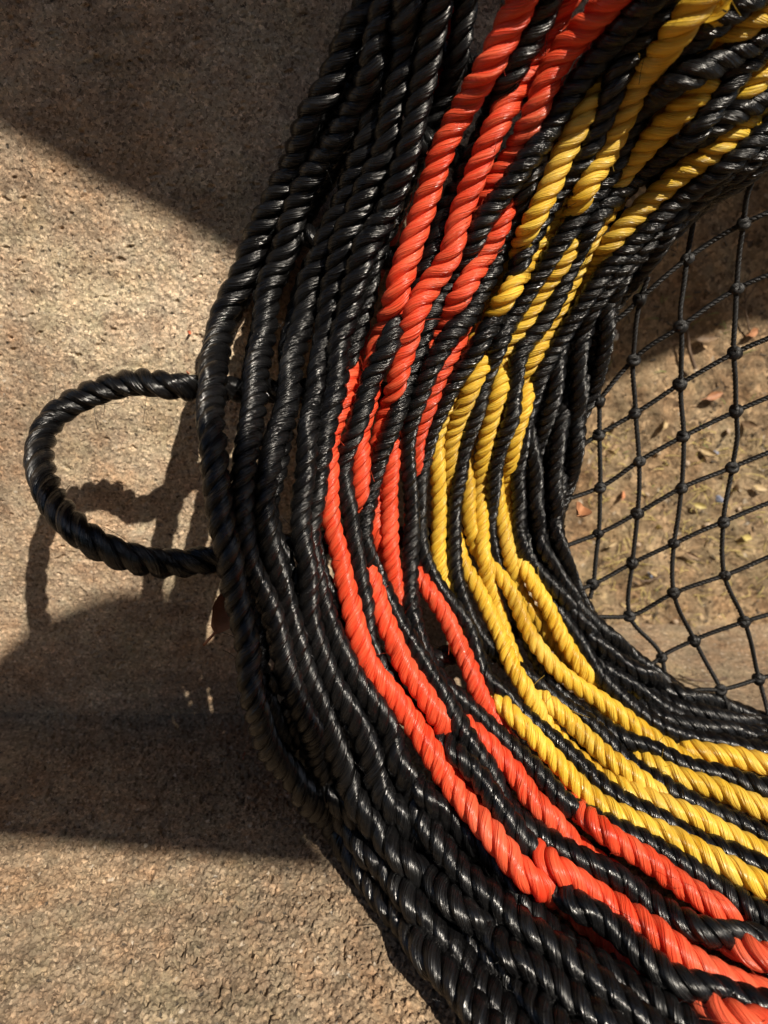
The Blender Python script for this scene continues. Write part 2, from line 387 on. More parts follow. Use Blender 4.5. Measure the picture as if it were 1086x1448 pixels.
def wall_relief(ny, nx):
    g = fnoise(ny, nx, CELL, 11, .0011, .0011); f = fnoise(ny, nx, CELL, 12, .0030, .0045); b = fnoise(ny, nx, CELL, 13, .035, .035)
    return np.sqrt(np.clip(g-1.1, 0, 2))*.00035-np.clip(f-1.55, 0, 1.0)*.0016+g*.00010+f*.00012+b*.0005
g = sheet(nonuni(-1.3, 1.3, -.24, .34, CELL, 40), nonuni(-.75, YB+.06, .12, YW+.005, CELL, 40), ground_relief, lambda x, y, h: np.stack([x, y, h+wob(x, y, 23, .0006)+.006*np.exp(-np.abs(YW-y)/.0045)*(x < .11)], -1), M_GRND, 'ground')
tag(g, kind='structure')
wall = sheet(nonuni(-3, .112, -.30, .109, CELL, 40), nonuni(-.03, 1.02, -.005, .45, CELL, 30), wall_relief, lambda x, z, h: np.stack([x, YW-h+wob(x, z, 19, .0006), z], -1), M_WALL, 'concrete_wall')
ef = mesh_obj('end_face', [(.112, YW+.0005, -.02), (.112, YB+.06, -.02), (.112, YB+.06, 1.0), (.112, YW+.0005, 1.0)], [[0, 1, 2, 3]], M_WALL, wall, smooth=False)
tag(wall, 'tan rough concrete wall rising behind the rope basket', 'wall')

def prism(name, poly, z0, z1, mat):
    n = len(poly); V = [(x, y, z0) for x, y in poly]+[(x, y, z1) for x, y in poly]
    F = [list(range(n))[::-1], [i+n for i in range(n)]]+[[i, (i+1) % n, (i+1) % n+n, i+n] for i in range(n)]
    return mesh_obj(name, V, F, mat, smooth=False)
ZB = 0.95
def up_to(P):                               # follow the sunlight back up from P to height ZB
    return (P - L*(ZB-P[2]))[:2]
def back_at(u, v): return unproj(np.array(u), np.array(v), float(back_depth(np.array([u]), np.array([v]))[0]))
def wall_pt(u, v): return unproj(u, v, wall_depth(u, v))
def ground_pt(u, v): return unproj(u, v, ground_depth(u, v))
e0, e1 = up_to(wall_pt(0, 185)), up_to(wall_pt(340, 370)); de = (e1-e0)/np.linalg.norm(e1-e0)
xa = -1.25
ya = (e0+de*((xa-e0[0])/de[0]))[1]
e2 = [tuple(e1), (e1[0]+.03, e1[1]+.02), (.45, -.10), (.54, -.06), (.66, .01), (1.6, .04)]
eave = prism('shade_roof_edge', [(xa, ya)] + e2 + [(1.6, YB+.1), (xa, YB+.1)], ZB, ZB+.03, M_WOOD)  # unseen roof edge, its outline shaped to place the upper shade
tag(eave, 'unseen timber roof edge shaped to cast the shade on the upper wall', 'roof')
b0, b1 = up_to(ground_pt(0, 1190)), up_to(ground_pt(490, 1235)); db = (b1-b0)/np.linalg.norm(b1-b0)
arch = [tuple(up_to(wall_pt(u, v))) for u, v in ((330, 915), (280, 898), (230, 889), (180, 890), (130, 903), (80, 925), (40, 950), (0, 985))]
def onx(p, d, x): return tuple(p+d*((x-p[0])/d[0]))
# the right end of the board is cut so that its shadow meets the shadow of the basket rim
end = [tuple(np.array([.008, 0])+up_to(unproj(np.array(float(u)), np.array(float(v)), d))) for u, v, d in ((490, 1176, .388), (424, 1093, .378), (386, 1021, .343), (356, 880, .333), (340, 810, .336))]
arch = [p for p in arch if p[0] < end[-1][0]-.002]
xe = end[0][0]+.004
beam = prism('unseen_shadow_board', [onx(b0, db, -1.2), onx(b0, db, xe)] + end[1:] + arch + [(-1.2, arch[-1][1]-.02)], ZB, ZB+.03, M_WOOD)  # unseen board added to cast the arched dark band at the wall foot
M_FENCE = plain('dark_blocker_boards', (0.035, 0.028, 0.022), (0.06, 0.048, 0.038), 12)
fb = []
fV, fF = [], []
for i in range(44):                          # boards of an added fence, out of view, that deepens shade and blacks
    x0 = -3+i*.137; n = len(fV); y0 = -1.32+.006*math.sin(i*2.3); h_ = 1.38+.01*math.sin(i*1.7)
    fV += [(x0, y0, -.02), (x0+.13, y0, -.02), (x0+.13, y0-.02, -.02), (x0, y0-.02, -.02), (x0, y0, h_), (x0+.13, y0, h_), (x0+.13, y0-.02, h_), (x0, y0-.02, h_)]
    fF += [[n+a for a in f] for f in ((0, 3, 2, 1), (4, 5, 6, 7), (0, 1, 5, 4), (1, 2, 6, 5), (2, 3, 7, 6), (3, 0, 4, 7))]
fence = mesh_obj('sky_blocking_fence', fV, fF, M_FENCE, smooth=False)
tag(fence, 'dark board fence added out of view to block sky light', 'fence')
tag(beam, 'unseen timber board added overhead, cut to cast the dark band beside the basket', 'beam')

# ------------------------------------------------------------------ the basket
root = bpy.data.objects.new('rope_basket', None); COL.objects.link(root)
root.location = (0.12, 0.36, 0.0)
tag(root, 'black, red and yellow rope basket with net bottom and loop handle', 'basket')
ROOT_OFF = np.array(root.location)

def to3d(pts, layer_scale=1.0, wscale=1.0, step=4.0):
    c = catmull(pts, step)
    u, v, l = c[:, 0], c[:, 1], c[:, 2]
    kk = 12; l = np.convolve(np.r_[np.repeat(l[0], kk), l, np.repeat(l[-1], kk)], np.hanning(2*kk+3)[1:-1]/np.hanning(2*kk+3)[1:-1].sum(), 'valid')
    d = DEPTH(u, v); W = np.clip(WIDTH(u, v), 18, 70)*wscale*np.interp(v, [0, 400, 700, 1000], [0.82, 0.85, 0.90, 0.98])
    R = W/2*d/FP
    R = np.clip(R, 0.0042, 0.0092)
    d = d - l*R*layer_scale*1.15
    d = np.clip(d, 0.13, back_depth(u, v)-R*1.15)
    return unproj(u, v, d), R

def extend(pts, top=230, bot=420):
    """carry a course on past both ends, drifting with its own direction"""
    P = [tuple(map(float, p)) for p in pts]
    if top:
        a, b = np.array(P[0]), np.array(P[1]); d = (a-b)[:2]; d /= np.linalg.norm(d)
        P = [(a[0]+d[0]*k, a[1]+d[1]*k, 0.0) for k in (top, top*.45)] + P
    if bot:
        a, b = np.array(P[-1]), np.array(P[-2]); d = (a-b)[:2]; d /= np.linalg.norm(d)
        P = P + [(a[0]+d[0]*k, a[1]+d[1]*k, 0.0) for k in (bot*.45, bot)]
    return P

NR = [0]
QUEUE = []                                  # ropes waiting to be pushed apart and then built
def enqueue(name, mat, P3, R, seg, fuzz, label=None, lay=4.3, free=1.0):
    P3, R, _ = resample(P3, R, 0.0028)
    QUEUE.append(dict(name=name, mat=mat, P=P3, R=R, seg=seg, fuzz=fuzz, label=label, lay=lay, free=np.full(len(P3), free)))
    return QUEUE[-1]
def rope(name, mat, pts, wscale=1.0, fuzz=0.15, ext=(1, 1), seg=13, label=None):
    P = extend(pts, 260 if ext[0] else 0, 420 if ext[1] else 0)
    P3, R = to3d(P, wscale=wscale)
    k = len(P3); n = k//8+2; r_ = np.random.default_rng(len(QUEUE)+50)
    P3 = P3 + np.stack([np.interp(np.arange(k), np.linspace(0, k, n), r_.normal(0, .0011 if mat is M_BLACK else .0010, n)) for _ in range(3)], 1)*np.array([1, .5, 1])
    P3 = smooth3(P3, 4)
    enqueue(name, mat, P3, R, seg, fuzz, label)

def relax(iters=5):
    """push ropes that run into each other apart until they only touch"""
    from mathutils import kdtree
    A = np.concatenate([q['P'] for q in QUEUE]); Rr = np.concatenate([q['R'] for q in QUEUE]); fr = np.concatenate([q['free'] for q in QUEUE])
    rid = np.concatenate([np.full(len(q['P']), i) for i, q in enumerate(QUEUE)])
    ends = np.cumsum([0]+[len(q['P']) for q in QUEUE])
    n = len(A); mx = 2*Rr.max()
    AX = (A-CAM)*np.array([1, 1, .8]); AX += np.array([0, .25, -.1]); AX /= np.linalg.norm(AX, axis=1)[:, None]   # across the basket wall
    for it in range(iters):
        # neighbour pairs by a coarse cell hash
        cell = np.floor(A/mx).astype(int); cell -= cell.min(0); dim = cell.max(0)+3
        key = ((cell[:, 0]+1)*dim[1]+cell[:, 1]+1)*dim[2]+cell[:, 2]+1
        order = np.argsort(key); sk = key[order]
        push = np.zeros_like(A); cnt = np.zeros(n)
        for dx in (-1, 0, 1):
            for dy in (-1, 0, 1):
                for dz in (-1, 0, 1):
                    nk = key + (dx*dim[1]+dy)*dim[2]+dz
                    lo = np.searchsorted(sk, nk, 'left'); hi = np.searchsorted(sk, nk, 'right')
                    m = hi-lo; tot = m.sum()
                    if not tot: continue
                    I = np.repeat(np.arange(n), m)
                    off = np.arange(tot)-np.repeat(np.cumsum(m)-m, m)
                    J = order[np.repeat(lo, m)+off]
                    ok = rid[I] != rid[J]; I, J = I[ok], J[ok]
                    D = A[I]-A[J]; dist = np.linalg.norm(D, axis=1)+1e-9
                    sumr = 0.93*(Rr[I]+Rr[J]); ok = dist < sumr
                    I, J, D, sumr = I[ok], J[ok], D[ok], sumr[ok]
                    ray = AX[I]; sd_ = (D*ray).sum(1); lat2 = (D**2).sum(1)-sd_**2
                    need = np.sqrt(np.maximum(sumr**2-lat2, 0))-np.abs(sd_)
                    sg = np.where(np.abs(sd_) > 1e-6, np.sign(sd_), np.where(rid[I] > rid[J], 1, -1))
                    np.add.at(push, I, ray*(sg*np.maximum(need, 0)*0.5)[:, None]); np.add.at(cnt, I, 1)
        push /= np.maximum(cnt, 1)[:, None]**.6
        push *= fr[:, None]
        for a, b in zip(ends[:-1], ends[1:]):
            if b-a > 8: A[a:b] += smooth3(push[a:b], 3)*0.9
        A[:, 1] = np.minimum(A[:, 1], YW-Rr*1.05); A[:, 2] = np.maximum(A[:, 2], Rr*1.05)
    for q, a, b in zip(QUEUE, ends[:-1], ends[1:]): q['P'] = A[a:b]
def build_ropes():
    relax()
    for q in QUEUE:
        NR[0] += 1
        V, F, U = laid_rope(smooth3(q['P'], 2)-ROOT_OFF, q['R'], q['seg'], q['lay'], fuzz=q['fuzz']*4, seed=NR[0])
        o = mesh_obj(q['name'], V, F, q['mat'], root, U)
        if q['label']: o['label'] = q['label']

# --- rim and outer black courses (upper part traced, lower part ruled between two guides)
rims = [
 [(523,0),(503,40),(487,80),(467,120),(447,160),(431,200),(411,241),(388,281),(371,321),(357,361),(345,397),(331,425),(317,460),(308,500),(302,541),(298,581),(299,621),(302,661),(307,701),(312,741),(321,780),(332,820),(341,870),(347,921),(352,960),(362,1000),(378,1045)],
 [(548,0),(530,60),(505,140),(475,200),(452,241),(431,281),(415,321),(397,361),(386,397),(377,425),(372,460),(366,500),(362,541),(356,581),(350,621),(347,661),(344,701),(345,741),(354,780),(368,820),(382,872),(395,933),(417,981),(436,1022)],
 [(572,0),(556,60),(541,120),(529,181),(511,241),(485,301),(455,349),(434,397),(422,460),(413,500),(409,541),(402,581),(392,621),(386,661),(376,701),(374,741),(384,780),(397,832),(409,872),(425,933),(445,969),(468,1021)],
 [(595,0),(581,60),(569,120),(555,190),(533,249),(507,295),(480,341),(466,400),(459,460),(452,521),(449,561),(437,621),(428,681),(420,741),(424,777),(430,810),(436,860),(451,909),(475,965),(502,1010),(518,1040)],
 [(625,0),(614,70),(599,140),(574,215),(545,290),(516,355),(503,400),(492,460),(480,521),(472,573),(461,612),(449,653),(443,701),(436,749),(444,800),(457,840),(476,880),(493,933),(513,973),(533,1013),(550,1040)],
]
G0 = np.array([(405,1085),(450,1140),(508,1221),(572,1301),(645,1385),(720,1475),(800,1580)], float)
G1 = np.array([(562,1050),(612,1112),(676,1185),(752,1262),(840,1332),(945,1412),(1075,1490)], float)
flow = [0.0, 0.16, 0.36, 0.56, 0.76]
def twist(path, amp, lay0, lamp, per, ph):
    """one strand of a twined pair about a course: swings sideways and in depth"""
    P = np.array(path, float); d = np.gradient(P, axis=0); d /= np.linalg.norm(d, axis=1)[:, None]
    nrm = np.stack([-d[:, 1], d[:, 0]], 1)
    s = np.r_[0, np.cumsum(np.linalg.norm(np.diff(P, axis=0), axis=1))]
    Wd = np.clip(WIDTH(P[:, 0], P[:, 1]), 18, 70)
    f = 2*math.pi*s/per + ph
    q = P + nrm*(amp*Wd*np.cos(f))[:, None]
    return [(a, b, lay0 + lamp*math.sin(c)) for (a, b), c in zip(q, f)]
for k, up in enumerate(rims):
    low = G0 + (G1-G0)*flow[k]
    path = list(up) + [tuple(p) for p in low[(1 if k == 0 else (1 if k > 2 else 1)):]]
    rope('black_rope', M_BLACK, twist(path, 0.04 if k == 0 else 0.12, 0.55 if k == 0 else 0.45, 0.1 if k == 0 else 0.45, 430, k*1.3), 1.04 if k == 0 else 1.0, 0.35)
    P = np.array(path, float)
    vv = P[:, 1]
    off = np.interp(vv, [0, 150, 330, 700, 860, 2000], [.5, .4, .02, .02, .55, .6]) if k < 3 else np.interp(vv, [0, 300, 500, 740, 2000], [.5, .5, .2, .2, .55]); d = np.gradient(P, axis=0); d /= np.linalg.norm(d, axis=1)[:, None]
    Wd = np.clip(WIDTH(P[:, 0], P[:, 1]), 18, 70)
    P2 = P + np.stack([d[:, 1], -d[:, 0]], 1)*(off*Wd)[:, None]
    rope('black_rope', M_BLACK, twist(P2, 0.14, -1.3, 0.45, 430, k*1.3+3.14), 0.84, 0.3)
# two more courses in the wide lower part
for f, ly in ((0.26, .2), (0.46, .3), (0.66, .2), (0.90, .1)):
    low = G0 + (G1-G0)*f
    head = [tuple(low[0]+np.array([-38, -70])+np.array([0, 0])), tuple(low[0])]
    rope('black_rope', M_BLACK, twist(head+[tuple(p) for p in low[1:]], 0.2, ly-.4, 0.7, 420, f*20), 0.95, 0.3, (0, 1))

# --- red strands: (u, v, how far the strand lies in front of the course)
reds = [
 [(640,20,-1.4),(612,120,-1.5),(572,250,-1.6),(532,370,-1.6),(508,440,-1.0),(502,490,-1.2),(480,590,-1.0),(460,638,.4),(462,661,.6),(467,701,.7),(472,741,.7),(478,780,.7),(486,820,.7),(494,860,.6),(503,905,.2),(520,940,-.8),(545,968,.1),(575,1008,.6),(611,1066,.7),(639,1112,.7),(667,1146,.7),(693,1182,.7),(722,1214,.7),(755,1245,.35),(795,1275,-.25),(850,1318,-.9),(930,1385,-.6),(999,1422,.3),(1050,1436,.6),(1110,1452,.6)],
 [(770,-60,.5),(736,0,.6),(702,70,.6),(668,135,.6),(640,185,.6),(614,241,.6),(592,321,.6),(572,380,.6),(557,420,.5),(544,460,.2),(536,492,-.5),(530,530,-.4),(521,575,.4),(508,621,.6),(505,661,.6),(507,701,.5),(510,740,0),(512,785,-.6),(524,822,.2),(541,875,.7),(566,925,.7),(591,968,.7),(622,1015,.6),(645,1055,.1),(690,1120,-.9),(742,1183,.3),(770,1208,.7),(811,1241,.7),(851,1269,.7),(891,1298,.7),(931,1326,.7),(971,1353,.6),(1011,1377,.4),(1051,1396,-.1),(1110,1420,-.6)],
 [(780,30,-.8),(745,95,-.5),(718,148,.2),(691,200,.5),(666,265,.6),(645,325,.6),(622,380,.6),(598,420,.6),(579,460,.6),(567,505,.6),(558,555,.5),(540,615,.4),(528,655,-.1),(528,720,-.9),(545,800,-1),(585,905,-1),(625,985,-.6),(652,1020,.4),(690,1052,.7),(722,1087,.7),(752,1122,.7),(778,1158,.7),(803,1186,.5),(833,1212,-.1),(890,1258,-.9),(960,1305,-.5),(1015,1325,.4),(1050,1335,.6),(1100,1348,.6)],
 [(910,-50,.6),(872,0,.6),(827,42,.6),(797,80,.6),(774,120,.6),(754,160,.6),(734,200,.5),(712,241,.3),(690,275,-.4),(668,340,-.9),(660,410,-.8),(650,470,.1),(633,505,.6),(618,541,.6),(604,581,.6),(592,621,.6),(587,660,.3),(584,700,-.6),(584,760,-.6),(590,802,.2),(601,825,.6),(621,860,.7),(644,900,.7),(662,941,.6),(679,981,.5),(697,1012,-.1),(745,1080,-1),(785,1120,-.6),(820,1150,.3),(850,1170,.7),(890,1196,.7),(930,1226,.7),(970,1257,.7),(1010,1281,.6),(1060,1303,.1),(1110,1325,-.5)],
 [(850,60,-1),(785,160,-.9),(740,240,-.2),(724,270,.3),(708,310,.6),(688,350,.6),(670,385,.6),(648,425,.6),(625,462,.5),(604,495,-.1),(578,565,-.9),(563,610,0),(554,655,.5),(550,701,.6),(551,741,.6),(555,780,.6),(557,820,.4),(563,862,-.3),(585,925,-1),(640,1010,-1.2)],
]
for i, p in enumerate(reds):
    rope('red_rope', M_RED, p, 1.03, 0.12, (1, 0 if i == 4 else 1))

# --- yellow strands
yels = [
 [(905,20,-.9),(870,85,-.4),(853,110,.1),(825,160,.5),(805,200,.6),(786,241,.6),(766,281,.6),(748,321,.5),(730,358,.3),(714,395,-.5),(690,450,-.8),(700,487,.1),(679,512,.5),(665,548,.6),(651,585,.5),(641,625,.4),(635,665,.2),(634,705,-.3),(645,760,-.7),(655,797,.2),(668,820,.6),(691,860,.7),(710,900,.7),(726,941,.6),(742,978,.4),(756,1002,-.2),(800,1055,-1),(850,1095,-.3),(873,1110,.3),(907,1124,.7),(939,1138,.7),(971,1150,.7),(998,1164,.7),(1026,1180,.7),(1055,1194,.7),(1100,1214,.6)],
 [(850,190,-1),(815,255,-.5),(798,283,.1),(784,305,.5),(764,341,.6),(742,380,.6),(716,420,.6),(689,460,.5),(665,493,-.1),(635,560,-.9),(620,605,0),(616,640,.5),(618,690,.6),(620,741,.6),(622,780,.6),(626,815,.3),(632,848,-.4),(655,920,-1),(680,965,-.2),(697,983,.4),(730,1017,.7),(765,1053,.7),(796,1087,.7),(823,1119,.6),(848,1140,.5),(885,1152,.6),(931,1178,.7),(971,1197,.7),(1011,1215,.7),(1051,1237,.7),(1100,1259,.6)],
 [(1040,-60,.6),(1000,-5,.6),(965,40,.6),(929,80,.6),(903,120,.6),(883,160,.6),(866,200,.5),(843,241,.5),(822,278,.4),(805,310,.2),(786,345,-.5),(755,410,-.9),(735,480,-.6),(722,512,.2),(710,541,.5),(698,581,.6),(686,621,.6),(677,661,.5),(680,720,.4),(681,780,.4),(690,828,-.1),(712,890,-.9),(740,955,0),(755,977,.4),(783,1001,.7),(818,1029,.7),(850,1057,.7),(882,1085,.6),(912,1109,.4),(945,1135,-.5),(1000,1165,-1),(1060,1200,-1)],
 [(880,220,-1),(838,285,-.5),(820,312,.3),(799,361,.6),(784,388,.6),(764,420,.6),(737,460,.5),(711,498,.1),(692,530,-.6),(668,600,-.9),(659,650,.1),(664,705,.3),(665,760,.2),(675,790,-.2),(692,800,.3),(710,822,.6),(732,860,.7),(753,902,.6),(778,942,.5),(805,963,.6),(843,985,.7),(875,1005,.7),(907,1029,.6),(936,1053,.4),(963,1075,-.2),(1015,1100,-.9),(1070,1120,-.6)],
 [(1140,-20,.5),(1086,18,.6),(1051,42,.6),(1013,64,.5),(985,82,.3),(960,100,-.6),(920,190,-1),(880,270,-.6),(850,315,0),(831,345,.3),(815,385,.4),(798,422,.6),(776,460,.6),(753,500,.3),(738,525,-.4),(715,590,-.9),(702,640,.1),(706,695,.5),(710,741,.5),(717,780,.4),(728,822,-.3),(760,880,-1),(820,960,-1),(870,1040,-.9),(895,1068,0),(915,1080,.4),(949,1092,.7),(991,1104,.7),(1023,1116,.7),(1051,1131,.7),(1100,1153,.6)],
 [(1140,0,-.8),(1060,70,-.6),(1015,106,.3),(985,136,.6),(949,172,.6),(916,205,.5),(890,230,.4),(868,262,.3),(848,295,-.5),(810,370,-1),(780,470,-.6),(756,517,.3),(744,561,.6),(732,601,.6),(720,641,.5),(714,675,-.1),(720,740,-.8),(733,790,.2),(750,820,.7),(772,860,.7),(795,900,.6),(814,938,.4),(836,962,-.2),(890,1005,-.9),(935,1035,-.5),(968,1052,.4),(1011,1062,.7),(1051,1074,.7),(1100,1087,.7)],
 [(1140,95,.2),(1086,148,.3),(1051,174,.6),(1011,209,.7),(971,241,.7),(933,273,.7),(900,302,.6),(871,337,.5),(847,367,.3),(828,395,-.4),(800,460,-1)],
 [(1150,55,.5),(1086,97,.5),(1058,124,.6),(1033,148,.4),(1012,168,-.5),(975,215,-1)],
]
for i, p in enumerate(yels):
    rope('yellow_rope', M_YEL, p, 1.03, 0.15, (1, 0 if i > 5 else 1))

# --- black partners twined with the coloured strands
blk = [
 [(800,-60,.2),(775,0,.3),(746,50,.3),(722,100,.2),(700,145,-.1),(680,200,-1),(650,260,-1),(625,330,-.9),(590,410,-.8),(563,465,.6),(545,500,1),(520,545,.9),(502,600,.6),(488,645,.3),(489,700,.3),(497,745,.6),(505,790,.6),(513,840,.6),(518,895,.4),(540,950,-.5),(575,1000,-.8),(615,1030,.2),(645,1058,.7),(674,1088,.6),(708,1138,.6),(735,1180,.5),(772,1230,.2),(815,1275,.8),(859,1300,.7),(899,1337,.7),(937,1373,.7),(971,1389,.7),(1011,1402,.8),(1051,1417,.6),(1110,1432,.2)],
 [(960,-50,.3),(920,0,.4),(879,40,.4),(847,80,.4),(815,120,.4),(787,160,.4),(766,200,.4),(733,240,.8),(702,281,1),(678,321,.9),(655,365,.3),(636,402,-.1),(611,440,.1),(590,495,.5),(572,549,.7),(559,589,.8),(541,637,.9),(525,701,.8),(514,755,.5),(524,795,.4),(547,844,.6),(571,893,.7),(596,932,.7),(622,978,.6),(642,1010,.6),(662,1050,.8),(695,1098,.2),(722,1150,.2),(745,1174,.4),(785,1199,.6),(831,1222,.7),(875,1243,.7),(911,1272,.7),(947,1296,.7),(983,1310,.7),(1019,1320,.7),(1100,1336,.3)],
 [(870,60,-.6),(830,110,-.5),(790,165,-.2),(752,235,.3),(729,312,.4),(702,368,.4),(676,418,.8),(636,485,1),(602,530,.9),(586,575,.2),(575,640,.4),(579,690,.6),(583,730,.6),(578,785,.5),(580,840,.6),(589,893,.5),(607,945,.1),(650,990,.5),(690,1028,.6),(730,1062,.7),(770,1103,.7),(808,1142,.6),(852,1168,.5),(907,1186,.6),(939,1202,.6),(971,1222,.6),(1011,1255,.7),(1051,1281,.7),(1100,1312,.6)],
 [(925,30,.2),(895,75,.3),(868,120,.5),(851,169,.5),(831,217,.5),(803,257,.5),(774,297,.5),(748,341,.5),(727,395,.3),(703,450,.7),(676,483,1),(651,516,.9),(627,570,.6),(612,607,.6),(603,641,.5),(593,690,.5),(592,740,.4),(597,788,.4),(619,828,.6),(650,868,.7),(671,910,.7),(687,962,.5),(729,1001,.6),(766,1036,.7),(802,1062,.7),(831,1086,.7),(858,1118,.5),(908,1149,.5),(955,1170,.6),(1003,1187,.6),(1035,1203,.6),(1100,1238,.6)],
 [(1100,-30,.4),(1051,12,.4),(1005,45,.4),(971,70,.4),(947,104,.4),(915,143,.5),(891,188,.5),(867,233,.6),(837,281,.6),(811,321,.6),(783,357,.5),(756,397,.6),(730,440,.8),(709,478,.9),(695,515,.8),(680,556,.6),(668,600,.6),(655,645,.5),(647,695,.5),(641,745,.5),(641,790,.5),(647,840,.2),(672,890,-.6),(708,928,-.3),(741,948,.3),(771,981,.6),(803,1003,.7),(838,1029,.7),(867,1057,.7),(896,1081,.7),(931,1103,.6),(971,1130,.6),(1011,1149,.6),(1051,1171,.6),(1100,1196,.6)],
 [(1115,40,.4),(1060,90,.6),(1023,132,.8),(999,165,.9),(978,198,.9),(931,226,.5),(891,257,.5),(859,289,.6),(833,333,.6),(810,375,.6),(784,425,.7),(754,470,.8),(735,503,.8),(728,541,.7),(722,581,.6),(710,621,.7),(699,661,.6),(694,721,.5),(697,777,.5),(709,812,.3),(728,855,.1),(752,915,-.1),(790,980,-.5),(848,1022,-.2),(897,1053,.6),(945,1071,.7),(991,1084,.7),(1031,1095,.7),(1100,1117,.6)],
 [(1130,145,.3),(1086,185,.4),(1020,238,.3),(948,292,.4),(892,345,.5),(847,395,.6),(816,440,.8),(790,482,.9),(764,525,.9),(749,570,.7),(739,612,.6),(734,660,.6),(735,705,.5),(734,745,.4),(740,785,.3),(765,825,.3),(794,870,.4),(820,912,.4),(849,958,.5),(882,987,.5),(921,1019,.5),(961,1040,.5),(1011,1047,.5),(1100,1066,.5)],
 [(1130,20,.4),(1086,52,.5),(1035,80,.7),(979,104,.8),(933,132,.7),(900,165,-.2),(872,215,-1)],
 [(1130,120,.4),(1086,142,.6),(1035,162,.9),(1000,185,.9),(968,215,.2),(930,255,-.8)],
]
for i, p in enumerate(blk):
    rope('black_rope', M_BLACK, p, 1.0, 0.25, (1, 0 if i > 6 else 1))

# --- black courses round the net bottom
BO = np.array([(1150,150),(1060,228),(960,308),(872,388),(815,460),(785,530),(762,600),(754,660),(752,720),(754,780),(784,838),(822,902),(868,958),(935,1005),(1020,1035),(1120,1058)], float)
BI = np.array([(1140,178),(1045,236),(968,298),(915,357),(868,415),(838,498),(820,568),(803,640),(788,700),(780,755),(795,812),(825,865),(868,920),(938,972),(1025,1012),(1125,1036)], float)
for k, (f, ly) in enumerate(((0.0, .3), (0.34, -.2), (0.68, .3), (1.0, .1))):
    c = BO+(BI-BO)*f*1.12
    for s in (0, 1):
        rope('black_rope', M_BLACK, twist(c, 0.34, ly-.2, 0.7, 300, k*1.9+s*math.pi), 0.95, 0.35)

# --- spokes under the courses and the loop handle
def spoke(pts, rad):
    c = catmull(pts, 4.0); u, v, l = c.T
    d = np.clip(DEPTH(u, v)+0.008*l, .13, back_depth(u, v)-rad*1.1)
    P = unproj(u, v, d)
    enqueue('spoke_rope', M_BLACK, P, np.full(len(P), rad), 12, .1)
for pts in ([(400,325,1),(500,350,1),(595,372,1),(680,392,1),(745,412,1),(850,440,1)],
            [(455,150,1),(560,190,1),(680,235,1),(790,270,1),(905,320,1)],
            [(530,10,1),(640,80,1),(760,130,1),(880,190,1),(1000,262,1)],
            [(372,965,1),(460,970,1),(548,955,1),(630,930,1),(700,906,1),(790,862,1)],
            [(440,1120,1),(540,1130,1),(640,1122,1),(735,1098,1),(830,1050,1),(900,985,1)],
            [(560,1290,1),(680,1270,1),(800,1230,1),(900,1170,1),(980,1100,1),(1010,1030,1)],
            [(800,1400,1),(900,1360,1),(1000,1300,1),(1090,1220,1),(1150,1100,1)]):
    spoke(pts, 0.0062)
loop = [(800,575,None),(740,566,None),(660,562,None),(590,560,None),(490,556,None),(400,551,None),(340,550,.386),(300,551,.378),(265,549,.364),(236,545,.358),(203,539,.364),(166,545,.369),(129,556,.371),(96,573,.374),(70,597,.370),(57,628,.360),(56,658,.348),(66,691,.336),(85,724,.325),(110,750,.318),(140,772,.318),(169,785,.322),(203,794,.328),(239,797,.34),(273,795,.34),(306,790,.343),(345,784,.348),(400,775,None),(450,768,None),(520,763,None),(600,762,None),(680,752,None),(740,746,None),(795,752,None)]
q = np.array([(a, b, (c if c else float(DEPTH(np.array([a]), np.array([b]))[0])+.009)) for a, b, c in loop])
c = catmull(q, 3.0)
P = unproj(c[:, 0], c[:, 1], c[:, 2]); RL = np.full(len(P), 0.0068)
enqueue('handle', M_BLACK, P, RL, 16, .25, 'thick black rope loop handle standing out from the rim', 4.6, 0.5)
build_ropes()

# --- the net
cols = [
 [(842,530),(847,567),(847,615),(849,689),(846,754),(841,790),(838,826),(834,846)],
 [(916,392),(905,423),(896,509),(898,584),(904,652),(901,726),(894,796),(890,871),(936,929),(940,950)],
 [(980,315),(972,366),(963,462),(962,543),(966,617),(964,690),(953,768),(953,838),(982,906),(1019,975),(1032,1003)],
 [(1068,235),(1051,316),(1042,408),(1039,499),(1041,581),(1035,661),(1023,738),(1025,813),(1053,879),(1073,960),(1087,1015)]]
for k in (1, 2, 3):
    cols.append([(x+82*k, y-34*k+(0 if y < 850 else 10*k)) for x, y in cols[3]])
rows = [
 [(868,455),(905,423),(972,366),(1051,316)],
 [(835,578),(847,567),(876,531),(896,509),(963,462),(1042,408)],
 [(812,636),(847,615),(898,584),(962,543),(1039,499)],
 [(798,708),(849,689),(904,652),(966,617),(1041,581)],
 [(818,765),(846,754),(901,726),(964,690),(1035,661)],
 [(838,826),(894,796),(953,768),(1023,738)],
 [(838,874),(890,871),(953,838),(1025,813)],
 [(925,938),(936,929),(982,906),(1053,879)],
 [(985,976),(1019,975),(1073,960)]]
for r in rows:
    r.insert(0, (r[0][0]-42, r[0][1]+16)); x, y = r[-1]
    c3 = cols[3]; i = min(range(len(c3)), key=lambda q: abs(c3[q][0]-x)+abs(c3[q][1]-y))
    for k in (1, 2, 3): r.append(cols[3+k][i])
DB = lambda u, v: np.minimum(DEPTH(u, v)+0.002, back_depth(u, v)-0.02)
parts = []
NETR = 0.00145
